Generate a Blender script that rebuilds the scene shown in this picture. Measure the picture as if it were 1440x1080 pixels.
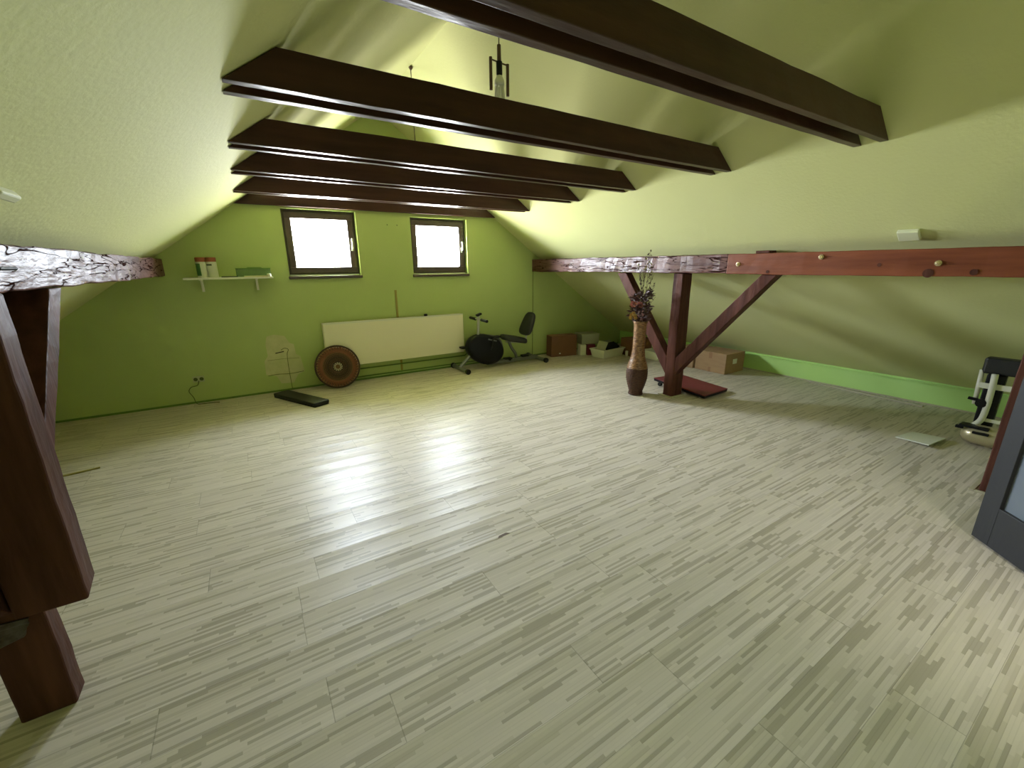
import bpy, bmesh, math, random
from mathutils import Vector, Matrix
random.seed(7)
S = bpy.context.scene
for o in list(bpy.data.objects): bpy.data.objects.remove(o)
C = S.collection
# ------------------------------------------------------------------ camera
yaw, pitch, roll, F = 0.555373, 0.275283, -0.0092718, 589.583
fw = Vector((math.sin(yaw)*math.cos(pitch), math.cos(yaw)*math.cos(pitch), -math.sin(pitch)))
r0 = Vector((math.cos(yaw), -math.sin(yaw), 0)); u0 = r0.cross(fw)
rt = r0*math.cos(roll) + u0*math.sin(roll); up = rt.cross(fw)
cd = bpy.data.cameras.new('camera'); cam = bpy.data.objects.new('camera', cd); C.objects.link(cam)
cd.sensor_fit = 'HORIZONTAL'; cd.sensor_width = 36; cd.lens = F/1440*36
cd.clip_start = 0.02; cd.clip_end = 100
M = Matrix((rt, up, -fw)).transposed().to_4x4(); M.translation = Vector((0, 0, 1.5))
cam.matrix_world = M; S.camera = cam
# ------------------------------------------------------------------ light
S.view_settings.view_transform = 'Standard'; S.view_settings.look = 'None'
S.view_settings.gamma = 1; S.view_settings.use_curve_mapping = False
S.view_settings.exposure = 1.06
S.cycles.max_bounces = 12; S.cycles.diffuse_bounces = 10; S.cycles.glossy_bounces = 4
S.cycles.sample_clamp_indirect = 10
W = bpy.data.worlds.new('world'); S.world = W; W.use_nodes = True
wn = W.node_tree; wn.nodes.clear()
wo = wn.nodes.new('ShaderNodeOutputWorld'); wb = wn.nodes.new('ShaderNodeBackground')
tc = wn.nodes.new('ShaderNodeTexCoord'); sx = wn.nodes.new('ShaderNodeSeparateXYZ')
mr = wn.nodes.new('ShaderNodeMapRange'); mr.inputs[1].default_value = -0.25; mr.inputs[2].default_value = 0.15
cr = wn.nodes.new('ShaderNodeValToRGB')
cr.color_ramp.elements[0].color = (0.50, 0.49, 0.45, 1); cr.color_ramp.elements[1].color = (0.80, 0.89, 1.0, 1)
wn.links.new(tc.outputs['Generated'], sx.inputs[0]); wn.links.new(sx.outputs['Z'], mr.inputs[0])
wn.links.new(mr.outputs[0], cr.inputs[0]); wn.links.new(cr.outputs[0], wb.inputs[0])
mx_ = wn.nodes.new('ShaderNodeMapRange'); mx_.inputs[1].default_value = -0.7; mx_.inputs[2].default_value = 0.7   # the sky is brighter on the left
mx_.inputs[3].default_value = 135; mx_.inputs[4].default_value = 62
wn.links.new(sx.outputs['X'], mx_.inputs[0]); wn.links.new(mx_.outputs[0], wb.inputs[1])
wn.links.new(wb.outputs[0], wo.inputs[0])
def portal(x, z, w, h):
    l = bpy.data.lights.new('window_portal', 'AREA'); l.shape = 'RECTANGLE'; l.size = w; l.size_y = h
    l.cycles.is_portal = True
    o = bpy.data.objects.new('window_portal', l); C.objects.link(o)
    o.location = (x, 6.16, z); o.rotation_euler = (math.radians(-90), 0, 0)
portal(0.905, 1.785, 0.84, 0.77); portal(2.47, 1.77, 0.83, 0.75)
hl = bpy.data.lights.new('landing_fill_light', 'AREA'); hl.shape = 'RECTANGLE'; hl.size = 1.3; hl.size_y = 1.0
hl.energy = 24; hl.color = (1, 0.97, 0.88)  # unseen fill light added behind the camera to brighten the near floor
ho = bpy.data.objects.new('landing_fill_light', hl); C.objects.link(ho); ho.location = (1.3, -1.35, 2.05)
ho.rotation_euler = (math.radians(35), 0, 0)

# ------------------------------------------------------------------ helpers
def mat(name, col, rough=0.5, metal=0.0, spec=0.5, noise=None, bump=None, coat=0, trans=0, alpha=1):
    """noise=(scale, col2, (sx,sy,sz)), bump=(scale, strength, (sx,sy,sz))"""
    m = bpy.data.materials.new(name); m.use_nodes = True
    n = m.node_tree; b = n.nodes['Principled BSDF']
    b.inputs['Base Color'].default_value = (*col, 1); b.inputs['Roughness'].default_value = rough
    b.inputs['Metallic'].default_value = metal; b.inputs['Specular IOR Level'].default_value = spec
    b.inputs['Coat Weight'].default_value = coat; b.inputs['Coat Roughness'].default_value = 0.2
    b.inputs['Transmission Weight'].default_value = trans; b.inputs['Alpha'].default_value = alpha
    def coords(sc):
        t = n.nodes.new('ShaderNodeTexCoord'); mp = n.nodes.new('ShaderNodeMapping')
        mp.inputs['Scale'].default_value = sc; n.links.new(t.outputs['Object'], mp.inputs[0]); return mp.outputs[0]
    if noise:
        t = n.nodes.new('ShaderNodeTexNoise'); t.inputs['Scale'].default_value = noise[0]; t.inputs['Detail'].default_value = 6
        n.links.new(coords(noise[2]), t.inputs['Vector'])
        r = n.nodes.new('ShaderNodeValToRGB'); r.color_ramp.elements[0].position = 0.3; r.color_ramp.elements[1].position = 0.7
        r.color_ramp.elements[0].color = (*col, 1); r.color_ramp.elements[1].color = (*noise[1], 1)
        n.links.new(t.outputs[0], r.inputs[0]); n.links.new(r.outputs[0], b.inputs['Base Color'])
    if bump:
        t = n.nodes.new('ShaderNodeTexNoise'); t.inputs['Scale'].default_value = bump[0]; t.inputs['Detail'].default_value = 5
        n.links.new(coords(bump[2]), t.inputs['Vector'])
        bp = n.nodes.new('ShaderNodeBump'); bp.inputs['Strength'].default_value = bump[1]; bp.inputs['Distance'].default_value = 0.01
        n.links.new(t.outputs[0], bp.inputs['Height']); n.links.new(bp.outputs[0], b.inputs['Normal'])
    return m
U1 = (1, 1, 1)
def wood(name, a, b_, axis, rough=0.32, bs=0.5, spec=0.5):
    sc = [9, 9, 9]; sc['xyz'.index(axis)] = 0.9
    sb = [1, 1, 1]; sb['xyz'.index(axis)] = 0.22
    return mat(name, a, rough, noise=(1.6, b_, tuple(sc)), bump=(22, bs, tuple(sb)), spec=spec)
DK, DK2 = (0.034, 0.0125, 0.0085), (0.066, 0.0255, 0.017)
w_x = wood('dark_wood_x', DK, DK2, 'x', 0.38, 0.35, 0.28)
w_y = wood('dark_wood_y', (0.080, 0.030, 0.023), (0.150, 0.064, 0.050), 'y', 0.42, 0.8, 0.26)
def cracks(m, sc, mapping, w, dark, spec):
    """dark wavy grain splits: darker and duller than the wood around them"""
    n = m.node_tree; L = n.links; b = n.nodes['Principled BSDF']
    t = n.nodes.new('ShaderNodeTexCoord'); mp = n.nodes.new('ShaderNodeMapping'); mp.inputs['Scale'].default_value = mapping; L.new(t.outputs['Object'], mp.inputs[0])
    nz = n.nodes.new('ShaderNodeTexNoise'); nz.inputs['Scale'].default_value = sc; nz.inputs['Detail'].default_value = 3; nz.inputs['Distortion'].default_value = 0.6; L.new(mp.outputs[0], nz.inputs['Vector'])
    a = n.nodes.new('ShaderNodeMath'); a.operation = 'SUBTRACT'; L.new(nz.outputs[0], a.inputs[0]); a.inputs[1].default_value = 0.5
    ab = n.nodes.new('ShaderNodeMath'); ab.operation = 'ABSOLUTE'; L.new(a.outputs[0], ab.inputs[0])
    mr_ = n.nodes.new('ShaderNodeMapRange'); mr_.inputs[1].default_value = w*0.35; mr_.inputs[2].default_value = w; L.new(ab.outputs[0], mr_.inputs[0])
    src = b.inputs['Base Color'].links[0].from_socket
    mx = n.nodes.new('ShaderNodeMix'); mx.data_type = 'RGBA'; L.new(mr_.outputs[0], mx.inputs[0]); mx.inputs[6].default_value = (*dark, 1); L.new(src, mx.inputs[7]); L.new(mx.outputs[2], b.inputs['Base Color'])
    ms = n.nodes.new('ShaderNodeMath'); ms.operation = 'MULTIPLY'; L.new(mr_.outputs[0], ms.inputs[0]); ms.inputs[1].default_value = spec; L.new(ms.outputs[0], b.inputs['Specular IOR Level'])
cracks(w_y, 10, (1, 0.16, 1.6), 0.022, (0.030, 0.013, 0.011), 0.10)
w_y2 = w_y.copy(); w_y2.name = 'dark_wood_glossy'
for nd in w_y2.node_tree.nodes:
    if nd.type == 'MATH' and nd.operation == 'MULTIPLY': nd.inputs[1].default_value = 0.33
w_y2.node_tree.nodes['Principled BSDF'].inputs['Roughness'].default_value = 0.36
w_z = wood('dark_wood_z', (0.052, 0.020, 0.014), (0.115, 0.046, 0.032), 'z', 0.46, 0.6, 0.07)
w_new = wood('red_wood_y', (0.125, 0.033, 0.014), (0.225, 0.066, 0.027), 'y', 0.45, 0.45, 0.25)
m_wall = mat('green_wall_paint', (0.425, 0.520, 0.190), 0.75, noise=(2.2, (0.445, 0.540, 0.205), U1), bump=(60, 0.12, U1), spec=0.3)
m_knee = mat('knee_wall_paint', (0.44, 0.68, 0.22), 0.7, noise=(3, (0.47, 0.71, 0.24), U1), spec=0.3)
m_ceil = mat('pale_green_ceiling_paint', (0.615, 0.632, 0.315), 0.8, noise=(1.3, (0.64, 0.657, 0.335), U1), bump=(45, 0.15, U1), spec=0.2)
m_white = mat('white_enamel', (0.74, 0.73, 0.62), 0.4)
m_cream = mat('radiator_cream', (0.84, 0.79, 0.60), 0.45)
m_black = mat('black_plastic', (0.006, 0.006, 0.008), 0.42, spec=.25)
m_blackfab = mat('black_vinyl', (0.012, 0.012, 0.013), 0.5, bump=(120, 0.2, U1))
m_grey = mat('grey_metal', (0.20, 0.21, 0.20), 0.35, 0.7)
m_silver = mat('silver_metal', (0.5, 0.5, 0.48), 0.3, 0.9)
m_brass = mat('bolt_metal', (0.75, 0.62, 0.40), 0.25, 0.9)
m_frame = mat('brown_window_frame', (0.085, 0.060, 0.054), 0.4)
m_card = mat('cardboard', (0.30, 0.185, 0.095), 0.8, noise=(6, (0.335, 0.21, 0.11), (1, 1, 6)))
m_card2 = mat('cardboard_dark', (0.17, 0.075, 0.035), 0.8, noise=(5, (0.20, 0.09, 0.04), U1))
m_tape = mat('parcel_tape', (0.25, 0.13, 0.06), 0.3)
m_plast = mat('white_plastic', (0.72, 0.72, 0.60), 0.45)
m_red = mat('dark_red_vinyl', (0.17, 0.020, 0.030), 0.45, noise=(9, (0.145, 0.016, 0.024), U1), spec=.3)
m_redbox = mat('crimson_card', (0.16, 0.010, 0.025), 0.5)
m_plaster = mat('bare_plaster', (0.60, 0.58, 0.34), 0.9, noise=(9, (0.50, 0.51, 0.26), U1), bump=(40, 0.4, U1), spec=0.2)
m_lath = mat('yellow_lath', (0.30, 0.25, 0.06), 0.7)
m_cable = mat('green_cable', (0.08, 0.11, 0.02), 0.6)
m_pipe = mat('painted_pipe', (0.11, 0.20, 0.03), 0.45)
m_door = mat('dark_grey_door_paint', (0.022, 0.022, 0.023), 0.5, bump=(30, 0.15, (1, 1, 0.2)), spec=.3)
m_frost = mat('frosted_glass', (0.13, 0.15, 0.175), 0.4, spec=.3)
m_skirt = mat('pale_skirting', (0.42, 0.38, 0.27), 0.5)
m_gold = mat('beige_metal', (0.50, 0.44, 0.27), 0.28, 0.35)
m_tile = mat('white_board', (0.62, 0.63, 0.52), 0.5)
m_seam = mat('dark_gap', (0.012, 0.009, 0.006), 0.8)

def glass_mat():
    m = bpy.data.materials.new('clear_glass'); m.use_nodes = True; n = m.node_tree; n.nodes.clear()
    o = n.nodes.new('ShaderNodeOutputMaterial'); mx = n.nodes.new('ShaderNodeMixShader'); mx.inputs[0].default_value = 0.07
    t = n.nodes.new('ShaderNodeBsdfTransparent'); g = n.nodes.new('ShaderNodeBsdfGlossy'); g.inputs['Roughness'].default_value = 0.03
    n.links.new(t.outputs[0], mx.inputs[1]); n.links.new(g.outputs[0], mx.inputs[2]); n.links.new(mx.outputs[0], o.inputs[0]); return m
m_glass = glass_mat()

def floor_mat():
    m = bpy.data.materials.new('striped_laminate'); m.use_nodes = True; n = m.node_tree; L = n.links
    b = n.nodes['Principled BSDF']
    t = n.nodes.new('ShaderNodeTexCoord'); s = n.nodes.new('ShaderNodeSeparateXYZ'); L.new(t.outputs['Object'], s.inputs[0])
    def mth(op, a, c=None, d=None):
        k = n.nodes.new('ShaderNodeMath'); k.operation = op
        for i, v in enumerate((a, c, d)):
            if v is None: continue
            if isinstance(v, (int, float)): k.inputs[i].default_value = v
            else: L.new(v, k.inputs[i])
        return k.outputs[0]
    def wn1(a, off=0.0):
        k = n.nodes.new('ShaderNodeTexWhiteNoise'); k.noise_dimensions = '1D'; L.new(mth('ADD', a, off), k.inputs['W']); return k.outputs['Value']
    def wn2(a, c):
        k = n.nodes.new('ShaderNodeTexWhiteNoise'); k.noise_dimensions = '2D'
        cb = n.nodes.new('ShaderNodeCombineXYZ'); L.new(a, cb.inputs[0]); L.new(c, cb.inputs[1]); L.new(cb.outputs[0], k.inputs['Vector']); return k
    X, Y = s.outputs['X'], s.outputs['Y']
    # planks: 0.193 m wide, 1.29 m long
    pr = mth('FLOOR', mth('DIVIDE', mth('SUBTRACT', Y, 1.81), 0.193)); pf = mth('FRACT', mth('DIVIDE', mth('SUBTRACT', Y, 1.81), 0.193))
    px = mth('DIVIDE', mth('ADD', X, mth('MULTIPLY', wn1(pr, 3.3), 1.29)), 1.29)
    pc = mth('FLOOR', px); pxf = mth('FRACT', px)
    plank = wn2(pr, pc)
    # strips inside the plank
    rw = 0.0118
    row = mth('FLOOR', mth('DIVIDE', Y, rw)); rf = mth('FRACT', mth('DIVIDE', Y, rw))
    row2 = mth('ADD', row, mth('MULTIPLY', pc, 17))
    ln = mth('ADD', mth('MULTIPLY', wn1(row2, 0.7), 0.16), 0.14)
    u = mth('DIVIDE', mth('ADD', X, mth('MULTIPLY', wn1(row2, 9.1), 3.0)), ln)
    cell = wn2(mth('FLOOR', u), row2)
    r = n.nodes.new('ShaderNodeValToRGB'); r.color_ramp.interpolation = 'CONSTANT'
    e = r.color_ramp.elements
    e[0].position = 0; e[0].color = (0.400, 0.355, 0.285, 1); e[1].position = 0.22; e[1].color = (0.495, 0.440, 0.365, 1)
    for p, c in ((0.34, (0.56, 0.500, 0.425, 1)), (0.66, (0.545, 0.487, 0.41, 1)), (0.84, (0.585, 0.523, 0.445, 1))):
        k = e.new(p); k.color = c
    L.new(cell.outputs['Value'], r.inputs[0])
    # thin darker edge under each strip
    mx0 = n.nodes.new('ShaderNodeMix'); mx0.data_type = 'RGBA'; mx0.blend_type = 'MULTIPLY'
    L.new(mth('MULTIPLY', mth('LESS_THAN', rf, 0.22), mth('MULTIPLY', wn1(row2, 5.5), 0.25)), mx0.inputs[0]); L.new(r.outputs[0], mx0.inputs[6]); mx0.inputs[7].default_value = (0.62, 0.61, 0.56, 1)
    # plank tint
    mx = n.nodes.new('ShaderNodeMix'); mx.data_type = 'RGBA'; mx.blend_type = 'MULTIPLY'; mx.inputs[0].default_value = 1
    tr = n.nodes.new('ShaderNodeMapRange'); tr.inputs[3].default_value = 0.96; tr.inputs[4].default_value = 1.02
    L.new(plank.outputs['Value'], tr.inputs[0]); L.new(mx0.outputs[2], mx.inputs[6]); L.new(tr.outputs[0], mx.inputs[7])
    # seams
    se = mth('MAXIMUM', mth('LESS_THAN', pxf, 0.0026), mth('LESS_THAN', pf, 0.010))
    mx2 = n.nodes.new('ShaderNodeMix'); mx2.data_type = 'RGBA'
    L.new(mth('MULTIPLY', se, 0.4), mx2.inputs[0]); L.new(mx.outputs[2], mx2.inputs[6]); mx2.inputs[7].default_value = (0.13, 0.115, 0.08, 1)
    L.new(mx2.outputs[2], b.inputs['Base Color'])
    # relief: strips, seams, per plank cupping, worn patches
    nz = n.nodes.new('ShaderNodeTexNoise'); nz.inputs['Scale'].default_value = 3.0; nz.inputs['Detail'].default_value = 3
    mp = n.nodes.new('ShaderNodeMapping'); mp.inputs['Scale'].default_value = (0.6, 2.4, 1); L.new(t.outputs['Object'], mp.inputs[0]); L.new(mp.outputs[0], nz.inputs['Vector'])
    cup = mth('MULTIPLY', mth('POWER', mth('ABSOLUTE', mth('SUBTRACT', pf, 0.5)), 2), 4.5)
    h = mth('ADD', mth('ADD', mth('MULTIPLY', cell.outputs['Value'], 0.10), mth('MULTIPLY', nz.outputs[0], 0.7)), cup)
    h = mth('SUBTRACT', h, mth('MULTIPLY', se, 0.3))
    bp = n.nodes.new('ShaderNodeBump'); bp.inputs['Strength'].default_value = 0.35; bp.inputs['Distance'].default_value = 0.006
    L.new(h, bp.inputs['Height']); L.new(bp.outputs[0], b.inputs['Normal'])
    rr = n.nodes.new('ShaderNodeMapRange'); rr.inputs[3].default_value = 0.33; rr.inputs[4].default_value = 0.38
    L.new(plank.outputs['Value'], rr.inputs[0]); L.new(rr.outputs[0], b.inputs['Roughness'])
    b.inputs['Specular IOR Level'].default_value = 0.085
    return m
m_floor = floor_mat()

def obj(name, bm, m, parent=None, smooth=False, bevel=0, seg=2, ang=40):
    me = bpy.data.meshes.new(name)
    bmesh.ops.recalc_face_normals(bm, faces=bm.faces[:]); bm.to_mesh(me); bm.free()
    o = bpy.data.objects.new(name, me); C.objects.link(o); me.materials.append(m)
    if smooth:
        for p in me.polygons: p.use_smooth = True
    if bevel:
        md = o.modifiers.new('bevel', 'BEVEL'); md.width = bevel; md.segments = seg; md.limit_method = 'ANGLE'; md.angle_limit = math.radians(ang)
    if parent is not None:
        o.parent = parent; o.matrix_parent_inverse = Matrix.Translation(parent.location).inverted() if not parent.parent else parent.matrix_parent_inverse.copy() @ Matrix.Identity(4)
        if parent.type == 'MESH': o.matrix_parent_inverse = Matrix.Identity(4)
    return o
def tag(o, label=None, cat=None, group=None, kind=None):
    if label: o['label'] = label
    if cat: o['category'] = cat
    if group: o['group'] = group
    if kind: o['kind'] = kind
    return o
def thing(name, loc, label, cat, group=None):
    o = bpy.data.objects.new(name, None); C.objects.link(o); o.location = loc; o.empty_display_size = 0.1
    return tag(o, label, cat, group)
def struct(name, bm, m, bevel=0): return tag(obj(name, bm, m, bevel=bevel), kind='structure')
def box(bm, x0, x1, y0, y1, z0, z1, rot=None, piv=None):
    vs = [bm.verts.new((x, y, z)) for x in (x0, x1) for y in (y0, y1) for z in (z0, z1)]
    for f in ((0,1,3,2), (4,6,7,5), (0,4,5,1), (2,3,7,6), (0,2,6,4), (1,5,7,3)): bm.faces.new([vs[i] for i in f])
    if rot is not None: bmesh.ops.rotate(bm, verts=vs, cent=piv or (0,0,0), matrix=rot)
    return vs
def B(*a, **k):
    bm = bmesh.new(); box(bm, *a, **k); return bm
def prism(bm, pts, off):
    """closed polygon pts (3D) extruded by vector off"""
    a = [bm.verts.new(p) for p in pts]; b = [bm.verts.new(Vector(p)+Vector(off)) for p in pts]
    bm.faces.new(a); bm.faces.new(b[::-1]); n = len(a)
    for i in range(n): bm.faces.new((a[i], b[i], b[(i+1) % n], a[(i+1) % n]))
    return a+b
def tube(bm, pts, r, seg=10, caps=True):
    pts = [Vector(p) for p in pts]; rings = []; rr = r if isinstance(r, (list, tuple)) else [r]*len(pts)
    prev = None
    for i, p in enumerate(pts):
        d = ((pts[min(i+1, len(pts)-1)]-pts[max(i-1, 0)])).normalized()
        if prev is None:
            a = Vector((0, 0, 1)) if abs(d.z) < 0.9 else Vector((1, 0, 0)); x = d.cross(a).normalized()
        else: x = (prev - d*prev.dot(d)).normalized()
        prev = x; y = d.cross(x)
        rings.append([bm.verts.new(p+(x*math.cos(t)+y*math.sin(t))*rr[i]) for t in [2*math.pi*k/seg for k in range(seg)]])
    for i in range(len(rings)-1):
        for k in range(seg): bm.faces.new((rings[i][k], rings[i][(k+1) % seg], rings[i+1][(k+1) % seg], rings[i+1][k]))
    if caps: bm.faces.new(rings[0][::-1]); bm.faces.new(rings[-1])
def T(pts, r, seg=10):
    bm = bmesh.new(); tube(bm, pts, r, seg); return bm
def smooth_path(pts, n=6):
    P = [Vector(p) for p in pts]; out = []
    for i in range(len(P)-1):
        a, b, c, d = P[max(i-1, 0)], P[i], P[i+1], P[min(i+2, len(P)-1)]
        for k in range(n):
            t = k/n
            out.append(0.5*((2*b)+(c-a)*t+(2*a-5*b+4*c-d)*t*t+(3*b-a-3*c+d)*t**3))
    return out+[P[-1]]
def lathe(bm, prof, c, axis='z', seg=32):
    c = Vector(c); rings = []
    for r, h in prof:
        ring = []
        for k in range(seg):
            t = 2*math.pi*k/seg; a, b = math.cos(t)*r, math.sin(t)*r
            v = {'z': (a, b, h), 'y': (a, h, b), 'x': (h, a, b)}[axis]
            ring.append(bm.verts.new(c+Vector(v)))
        rings.append(ring)
    for i in range(len(rings)-1):
        for k in range(seg): bm.faces.new((rings[i][k], rings[i][(k+1) % seg], rings[i+1][(k+1) % seg], rings[i+1][k]))
    bm.faces.new(rings[0][::-1]); bm.faces.new(rings[-1])
    return rings
def LT(prof, c, axis='z', seg=32):
    bm = bmesh.new(); lathe(bm, prof, c, axis, seg); return bm
def timber(pts, p0, p1, n=24, jit=0.003, seed=1):
    """sweep: pts = [(a,b)...] offsets given as functions of end; p0/p1 lists of matching 3D corner points"""
    rnd = random.Random(seed); bm = bmesh.new(); rings = []; k = len(p0)
    off = [[0, 0, 0] for _ in range(k)]
    for i in range(n+1):
        t = i/n; ring = []
        for j in range(k):
            a = Vector(p0[j]).lerp(Vector(p1[j]), t)
            if 0 < i < n:
                off[j] = [off[j][q]*0.55 + rnd.uniform(-jit, jit) for q in range(3)]
                d = (Vector(p1[j])-Vector(p0[j])).normalized(); v = Vector(off[j]); v -= d*v.dot(d); a = a+v
            ring.append(bm.verts.new(a))
        rings.append(ring)
    for i in range(n):
        for j in range(k): bm.faces.new((rings[i][j], rings[i][(j+1) % k], rings[i+1][(j+1) % k], rings[i+1][j]))
    bm.faces.new(rings[0][::-1]); bm.faces.new(rings[-1])
    return bm

# ------------------------------------------------------------------ room shell
YG, YB, XK, XL = 5.85, -0.42, 6.14, -2.62
def ceil_l(x): return 2.185+0.718*(x-0.04)
def ceil_r(x): return 2.185-0.69*(x-3.34)
RX, RZ = 1.69, 3.37
prof = [(XL-.1, ceil_l(XL-.1)), (0.04, 2.185), (RX, RZ), (3.34, 2.185), (XK+.1, ceil_r(XK+.1))]
bm = bmesh.new()
def slope(bm, a, b):
    prism(bm, [(a[0], YB-.2, a[1]), (b[0], YB-.2, b[1]), (b[0], YB-.2, b[1]+.2), (a[0], YB-.2, a[1]+.2)], (0, YG-YB+.6, 0))
a = [bm.verts.new((x, YB-.2, z)) for x, z in prof] + [bm.verts.new((x, YB-.2, z+.25)) for x, z in prof[::-1]]
b = [bm.verts.new((v.co.x, YG+1.1, v.co.z)) for v in a]   # unseen roof overhang added past the gable to cut steep sky light
n = len(a); bm.faces.new(a); bm.faces.new(b[::-1])
for i in range(n): bm.faces.new((a[i], b[i], b[(i+1) % n], a[(i+1) % n]))
struct('ceiling', bm, m_ceil)
struct('floor', B(XL-.2, XK+.2, -2.2, YG+.4, -0.12, 0), m_floor)
bm = B(XK, XK+.25, YB-.2, YG+.4, 0, 0.60); struct('wall_right', bm, m_knee)
bm = B(XL-.25, XL, YB-.2, YG+.4, 0, 0.60); struct('wall_left', bm, m_wall)
# gable wall with two window openings, built as one mesh of solid blocks
WN = [(0.49, 1.326, 1.400, 2.168), (2.035, 2.875, 1.392, 2.142)]
bm = bmesh.new()
xs = [XL-.2, WN[0][0], WN[0][1], WN[1][0], WN[1][1], XK+.2]
def poly(bm, p): prism(bm, [(x, YG, z) for x, z in p], (0, .33, 0))
def topz(x): return (ceil_l(x) if x < RX else 3.37-0.718*(x-RX) if x < 3.34 else ceil_r(x))+0.03
poly(bm, [(xs[0], 0), (xs[1], 0), (xs[1], topz(xs[1])), (.04, topz(.04)), (xs[0], topz(xs[0]))])
poly(bm, [(xs[1], 0), (xs[2], 0), (xs[2], WN[0][2]), (xs[1], WN[0][2])])
poly(bm, [(xs[1], WN[0][3]), (xs[2], WN[0][3]), (xs[2], topz(xs[2])), (xs[1], topz(xs[1]))])
poly(bm, [(xs[2], 0), (xs[3], 0), (xs[3], topz(xs[3])), (RX, RZ+.03), (xs[2], topz(xs[2]))])
poly(bm, [(xs[3], 0), (xs[4], 0), (xs[4], WN[1][2]), (xs[3], WN[1][2])])
poly(bm, [(xs[3], WN[1][3]), (xs[4], WN[1][3]), (xs[4], topz(xs[4])), (xs[3], topz(xs[3]))])
poly(bm, [(xs[4], 0), (xs[5], 0), (xs[5], topz(xs[5])), (3.34, topz(3.34)), (xs[4], topz(xs[4]))])
struct('wall_far', bm, m_wall)
# wall behind the camera with the doorway, and the landing beyond it
bm = bmesh.new(); Y0 = YB
def polyb(p): prism(bm, [(x, Y0, z) for x, z in p], (0, -.12, 0))
polyb([(XL-.2, 0), (1.80, 0), (1.80, RZ+.03), (RX, RZ+.03), (.04, topz(.04)), (XL-.2, topz(XL-.2))])
polyb([(1.80, 2.04), (2.66, 2.04), (2.66, topz(2.66)), (1.80, topz(1.80))])
polyb([(2.66, 0), (XK+.2, 0), (XK+.2, topz(XK+.2)), (3.34, topz(3.34)), (2.66, topz(2.66))])
struct('wall_near', bm, m_wall)
bm = bmesh.new(); box(bm, 0.6, 3.6, -2.1, -2.0, 0, 2.5); box(bm, 0.5, .6, -2.1, YB-.12, 0, 2.5); box(bm, 3.6, 3.7, -2.1, YB-.12, 0, 2.5); box(bm, 0.5, 3.7, -2.1, YB-.12, 2.4, 2.5)
struct('wall_landing', bm, m_ceil)

# windows
def window(i, x0, x1, z0, z1):
    w = thing('window_%d' % i, ((x0+x1)/2, YG, z0), None, None); tag(w, kind='structure')
    y0, y1 = YG+.075, YG+.145
    def ringbm(xa, xb, za, zb, t, ya, yb, tb=None):
        tb = tb or t; m_ = bmesh.new()
        box(m_, xa, xb, ya, yb, za, za+tb); box(m_, xa, xb, ya, yb, zb-t, zb)
        box(m_, xa, xa+t, ya, yb, za+tb, zb-t); box(m_, xb-t, xb, ya, yb, za+tb, zb-t); return m_
    obj('window_frame', ringbm(x0, x1, z0, z1, .045, y0+.02, y1+.02), m_frame, w, bevel=.003)
    obj('sash', ringbm(x0+.028, x1-.028, z0+.028, z1-.028, .072, y0-.012, y1-.015, .075), m_frame, w, bevel=.006)
    obj('pane', B(x0+.09, x1-.09, y0+.02, y0+.035, z0+.09, z1-.09), m_glass, w)
    h = bmesh.new()
    box(h, x1-.078, x1-.050, y0-.024, y0-.010, z0+.30, z0+.37); box(h, x1-.074, x1-.054, y0-.060, y0-.022, z0+.33, z0+.35)
    box(h, x1-.073, x1-.055, y0-.062, y0-.046, z0+.33, z0+.45)
    tag(obj('handle', h, m_white, w, bevel=.003), 'white turn handle')
    obj('sill', B(x0-.012, x1+.012, YG-.030, YG+.08, z0-.035, z0-.001), m_frame, w, bevel=.004)
    tag(obj('glazing_bead', B(x0+.01, x1-.01, y0-.020, y0-.012, z0+.001, z0+.016), m_silver, w), 'pale metal strip')
for i, wv in enumerate(WN): window(i+1, *wv)

# door leaf standing open beside the camera, with its pane
dd = Vector((-.676, -.737, 0)).normalized(); dn = Vector((dd.y, -dd.x, 0))
P = Vector((3.28, .373, 0))
d = thing('door_1', P + dd*.86, None, None); tag(d, kind='structure')
def dbox(a0, a1, z0, z1, t0, t1):
    m_ = bmesh.new(); p = [P+dd*a0+dn*t0, P+dd*a1+dn*t0, P+dd*a1+dn*t1, P+dd*a0+dn*t1]
    prism(m_, [(q.x, q.y, z0) for q in p], (0, 0, z1-z0)); return m_
sgn = 1 if (Vector((0, 0, 0))-P).dot(dn) < 0 else -1
Td = .04*sgn
m_ = bmesh.new()
def dadd(m_, a0, a1, z0, z1, t0, t1):
    p = [P+dd*a0+dn*t0, P+dd*a1+dn*t0, P+dd*a1+dn*t1, P+dd*a0+dn*t1]; prism(m_, [(q.x, q.y, z0) for q in p], (0, 0, z1-z0))
dadd(m_, 0, .10, .012, 1.98, 0, Td); dadd(m_, .76, .86, .012, 1.98, 0, Td); dadd(m_, .10, .76, .012, .238, 0, Td)
dadd(m_, .10, .76, 1.86, 1.98, 0, Td)
obj('leaf', m_, m_door, d, bevel=.002)
tag(obj('glass_panel', dbox(.096, .764, .234, 1.864, Td*.45, Td*.6), m_frost, d), 'frosted pale blue glass panel')
m_ = bmesh.new(); tube(m_, [P+dd*.05+Vector((0, 0, 1.02))+dn*(-.0*sgn), P+dd*.05+Vector((0, 0, 1.02))-dn*.05*sgn, P+dd*.17+Vector((0, 0, 1.02))-dn*.05*sgn], .009)
obj('door_handle', m_, m_silver, d)

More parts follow.
